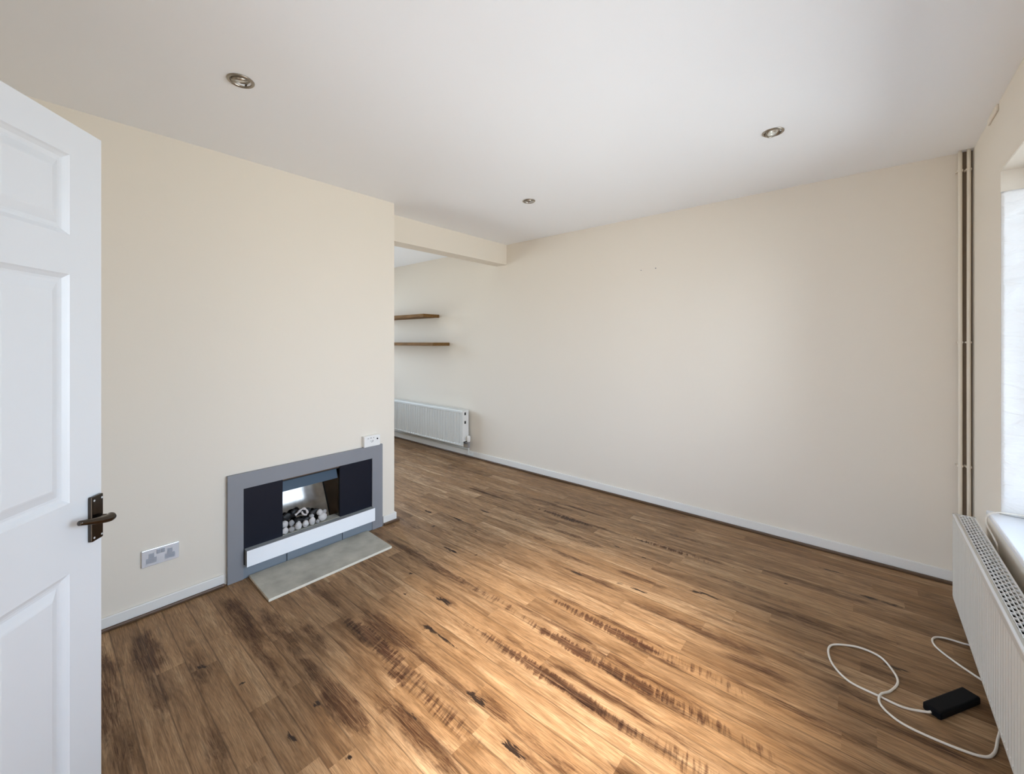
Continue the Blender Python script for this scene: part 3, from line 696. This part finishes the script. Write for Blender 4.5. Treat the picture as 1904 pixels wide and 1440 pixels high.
# window radiator
RX, RB, RY0, RY1, RZ0, RZ1 = 0.345, 0.423, 1.52, 3.12, 0.072, 0.517
rad = thing('window_radiator', 'long white double panel radiator with slotted top under the window sill', 'radiator', (0.385, 2.32, RZ0))
def placeW(a, d, z): return (RX + (0 - d), a, z)
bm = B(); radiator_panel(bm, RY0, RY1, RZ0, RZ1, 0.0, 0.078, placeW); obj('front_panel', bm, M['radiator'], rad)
bm = B(); box(bm, RB - 0.012, RB, RY0 + .005, RY1 - .005, RZ0 + .004, RZ1 - .012); obj('rear_panel', bm, M['radiator'], rad, bevel=0.003)
bm = B()
n = 48
for i in range(n):
    y = RY0 + 0.03 + (RY1 - RY0 - 0.06) * i / (n - 1); box(bm, RX + 0.018, RB - 0.014, y - 0.001, y + 0.001, RZ0 + 0.03, RZ1 - 0.045)
obj('convector_fins', bm, M['radiator_inside'], rad)
bm = B()  # top grille
gz0, gz1 = RZ1 - 0.006, RZ1 + 0.0005
ga, gb = RX + 0.0005, RB + 0.002
box(bm, ga, ga + 0.007, RY0, RY1, gz0, gz1); box(bm, gb - 0.006, gb, RY0, RY1, gz0, gz1)
nr = 6; w = (gb - ga - 0.013) / nr; bar = 0.0029
for i in range(nr + 1):
    x = ga + 0.007 + i * w
    if 0 < i < nr: box(bm, x - bar / 2, x + bar / 2, RY0, RY1, gz0, gz1)
pitch = 0.034
for i in range(nr):
    x0 = ga + 0.007 + i * w + bar / 2 * (i > 0); x1 = ga + 0.007 + (i + 1) * w - bar / 2 * (i < nr - 1)
    y = RY1 - 0.010 - (pitch / 2 if i % 2 else 0)
    while y > RY0 + 0.012:
        box(bm, x0, x1, y - 0.0060, y, gz0 + 0.0004, gz1 - 0.0006); y -= pitch
box(bm, ga, gb, RY1 - 0.010, RY1, gz0, gz1); box(bm, ga, gb, RY0, RY0 + 0.010, gz0, gz1)
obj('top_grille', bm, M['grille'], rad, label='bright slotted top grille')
for y0, y1 in ((RY1 - 0.0015, RY1 + 0.0005), (RY0 - 0.0005, RY0 + 0.0015)):
    bm = B(); box(bm, RX + 0.010, RB - 0.002, y0, y1, RZ0 + 0.006, RZ1 - 0.004); obj('end_panel', bm, M['radiator'], rad)
for y in (RY0 + 0.25, RY1 - 0.25):
    bm = B(); box(bm, RB, XW - 0.0005, y - 0.015, y + 0.015, RZ0 + 0.05, RZ1 - 0.08); obj('wall_bracket', bm, M['radiator'], rad)
for y, zt in ((RY1 + 0.030, 0.11), (RY0 - 0.030, 0.11)):
    s = 1 if y > RY1 else -1
    bm = B(); tube(bm, [(0.40, y - s * 0.031, zt), (0.40, y, zt)], 0.008, 12); tube(bm, [(0.40, y, zt + 0.008), (0.40, y, 0.002)], 0.0075, 12)
    obj('supply_pipe', bm, M['radiator'], rad, smooth=True)

# far radiator on the back wall beyond the opening
FX0, FX1, FZb, FZt = -5.25, -3.664, 0.145, 0.575; FYf = 3.363; FYb = 3.462
rd = thing('far_radiator', 'white ribbed radiator on the far wall below the two shelves', 'radiator', (-4.45, 3.41, FZb))
def placeF(a, d, z): return (a, FYf - d, z)
bm = B(); radiator_panel(bm, FX0, FX1, FZb, FZt, 0.0, 0.1, placeF, 0.05); obj('front_panel', bm, M['radiator_far'], rd)
bm = B(); box(bm, FX0 + .005, FX1 - .005, FYb - 0.012, FYb, FZb + .004, FZt - .006); obj('rear_panel', bm, M['radiator_far'], rd, bevel=0.003)
bm = B(); box(bm, FX0, FX1, FYf + 0.004, FYb, FZt - 0.004, FZt + 0.001); obj('top_grille', bm, M['radiator_far'], rd)
bm = B()
e = FX1
slab(bm, [FYf + 0.003, FYf + 0.030, FYf + 0.058, FYb], [FZb + 0.06, FZt - 0.16, FZt - 0.125, FZt - 0.055, FZt - 0.022, FZt - 0.002], e - 0.002, e + 0.001, 'x', {(1, 3), (1, 1)})
obj('end_panel', bm, M['plastic_white'], rd, label='white end cover with holes')
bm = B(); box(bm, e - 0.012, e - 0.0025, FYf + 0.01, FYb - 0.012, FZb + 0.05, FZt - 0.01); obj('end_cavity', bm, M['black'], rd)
bm = B()
cyl(bm, (e - 0.01, 3.412, 0.185), (e + 0.052, 3.412, 0.185), 0.011, n=20)
cyl(bm, (e + 0.055, 3.412, 0.135), (e + 0.055, 3.412, 0.205), 0.013, 0.015, n=16)
vb = obj('valve_body', bm, M['steel_dark'], rd, smooth=False)
bm = B(); tube(bm, [(e + 0.055, 3.412, 0.205), (e + 0.055, 3.412, 0.214), (e + 0.055, 3.412, 0.265), (e + 0.055, 3.412, 0.278)], 0.016, 20, radii=[0.015, 0.021, 0.022, 0.015])
obj('valve_head', bm, M['plastic_white'], vb, smooth=False, bevel=0.002)
bm = B(); tube(bm, smoothpts([(e + 0.055, 3.412, 0.136), (e + 0.055, 3.412, 0.08), (e + 0.055, 3.418, 0.055), (e + 0.062, 3.44, 0.048), (e + 0.065, YF - 0.0145, 0.048)], 4), 0.0095, 12)
obj('supply_pipe', bm, M['radiator_far'], rd, smooth=True)
for xb in (FX0 + 0.15, FX1 - 0.18):
    bm = B(); box(bm, xb, xb + 0.03, FYb, YF - 0.0005, FZb + .05, FZt - .06); obj('wall_bracket', bm, M['radiator_far'], rd)
# pipe run along the skirting under it
bm = B(); tube(bm, [(FX0, YF - 0.024, 0.098), (FX1 + 0.01, YF - 0.024, 0.098)], 0.0085, 12)
o = obj('skirting_pipe', bm, M['radiator_far'], smooth=True); tag(o, 'white pipe running along the skirting under the far radiator', 'pipe')

# ------------------------------------------------------------------ shelves
bm = B(); box(bm, -5.55, -4.248, 3.229, YF - 0.0005, 1.722, 1.762); o = obj('wall_shelf', bm, M['oak'], bevel=0.0025); tag(o, 'upper and shorter brown wooden shelf on the far wall past the opening', 'shelf', 'floating shelves')
bm = B(); box(bm, -5.55, -4.044, 3.225, YF - 0.0005, 1.355, 1.396); o = obj('wall_shelf', bm, M['oak'], bevel=0.0025); tag(o, 'lower and longer brown wooden shelf above the far radiator', 'shelf', 'floating shelves')

# ------------------------------------------------------------------ corner pipes
for x, lb in ((0.4125, 'cream painted vertical pipe in the corner, the one further from the window'), (0.4455, 'cream painted vertical pipe in the corner, the one nearer the window wall')):
    p = thing('heating_pipe', lb, 'pipe', (x, 3.452, 0.0), 0, 'painted corner pipes')
    bm = B(); pts = []
    for i in range(26):
        z = 0.002 + (H - 0.003) * i / 25; pts.append((x + 0.0009 * noise.noise(Vector((z * 1.1, x * 40, 0))), 3.452, z))
    tube(bm, pts, 0.0085, 14); obj('pipe_run', bm, M['pipe'], p, smooth=True)
    for z in (2.386, 1.406, 0.70):
        bm = B(); r = lathe(bm, [(0.009, -0.005), (0.0122, -0.005), (0.0122, 0.005), (0.009, 0.005)], 20)
        bmesh.ops.translate(bm, verts=bm.verts, vec=(x, 3.452, z)); box(bm, x - 0.016, x + 0.012, 3.461, YF - 0.0005, z - 0.004, z + 0.004)
        obj('pipe_clip', bm, M['pipe'], p)

bm = B(); box(bm, 0.419, XW - 0.0005, YF - 0.006, YF - 0.0002, 0.09, H - 0.001); struct('pipe_shade_strip', bm, M['pipe_gap_shade'])  # flat dark strip standing in for the shaded gap behind the pipes
# ------------------------------------------------------------------ wall plugs
for x, z, r, lb in ((-1.496, 2.036, 0.0045, 'small filled screw hole high on the far wall, the left and paler one'), (-1.366, 2.040, 0.0055, 'small dark screw hole high on the far wall, the right one')):
    bm = B(); cyl(bm, (0, 0, 0), (0, -0.0012, 0), r, n=14); o = obj('wall_plug', bm, M['grey_mark'])
    o.location = (x, YF, z); tag(o, lb, 'wall plug', 'screw holes in the far wall')

# ------------------------------------------------------------------ adaptor and cables
ad = thing('power_adaptor', 'black rectangular power adaptor with a looping off white lead, by the window radiator', 'power adaptor', (0.254, 2.311, 0.001))
bm = B(); box(bm, -0.120, 0.120, -0.028, 0.028, 0.0, 0.030)
bmesh.ops.rotate(bm, verts=bm.verts, cent=(0, 0, 0), matrix=Matrix.Rotation(math.radians(57.6), 3, 'Z'))
obj('casing', bm, M['black_plastic'], ad, local=True, bevel=0.007, seg=4)
r = 0.0042
c1 = [(0.1885, 2.209, .013), (0.172, 2.200, .010), (0.112, 2.180, .0052), (0.043, 2.186, .0052), (-0.048, 2.200, .0052), (-0.103, 2.262, .0052), (-0.126, 2.341, .0052), (-0.120, 2.405, .0052), (-0.080, 2.445, .0052), (-0.016, 2.474, .0052), (0.052, 2.460, .0052),
      (0.093, 2.385, .0052), (0.102, 2.320, .0052), (0.076, 2.245, .0052), (0.048, 2.190, .0140), (0.042, 2.150, .0070), (0.064, 2.112, .0052), (0.115, 2.082, .0052), (0.216, 2.079, .0052), (0.300, 2.095, .0052), (0.335, 2.140, .0052), (0.358, 2.225, .012), (0.385, 2.30, .035), (0.435, 2.36, .06)]
bm = B(); tube(bm, smoothpts(c1, 8), r, 10); obj('lead', bm, M['cable'], ad, smooth=True, label='off white cable')
c2 = [(0.440, 2.86, .006), (0.400, 2.84, .0052), (0.352, 2.822, .0052), (0.293, 2.818, .0052), (0.254, 2.795, .0052), (0.240, 2.752, .0052), (0.252, 2.700, .0052), (0.300, 2.635, .0052), (0.357, 2.578, .0052), (0.400, 2.54, .0052), (0.438, 2.50, .006)]
bm = B(); tube(bm, smoothpts(c2, 8), r, 10); o = obj('floor_cable', bm, M['cable'], smooth=True)
tag(o, 'off white cable coming out from under the window radiator in one open bend', 'cable')
c3 = [(0.600, 2.78, .6372), (0.560, 2.81, .640), (0.525, 2.822, .648), (0.478, 2.80, .652), (0.440, 2.80, .647), (0.4175, 2.802, .625), (0.4160, 2.800, .590), (0.4340, 2.790, .540), (0.4440, 2.78, .50), (0.4440, 2.78, .40)]
bm = B(); tube(bm, smoothpts(c3, 8), 0.0035, 10); o = obj('sill_cable', bm, M['cable'], smooth=True)
tag(o, 'white cable lying over the window sill and dropping behind the radiator', 'cable')
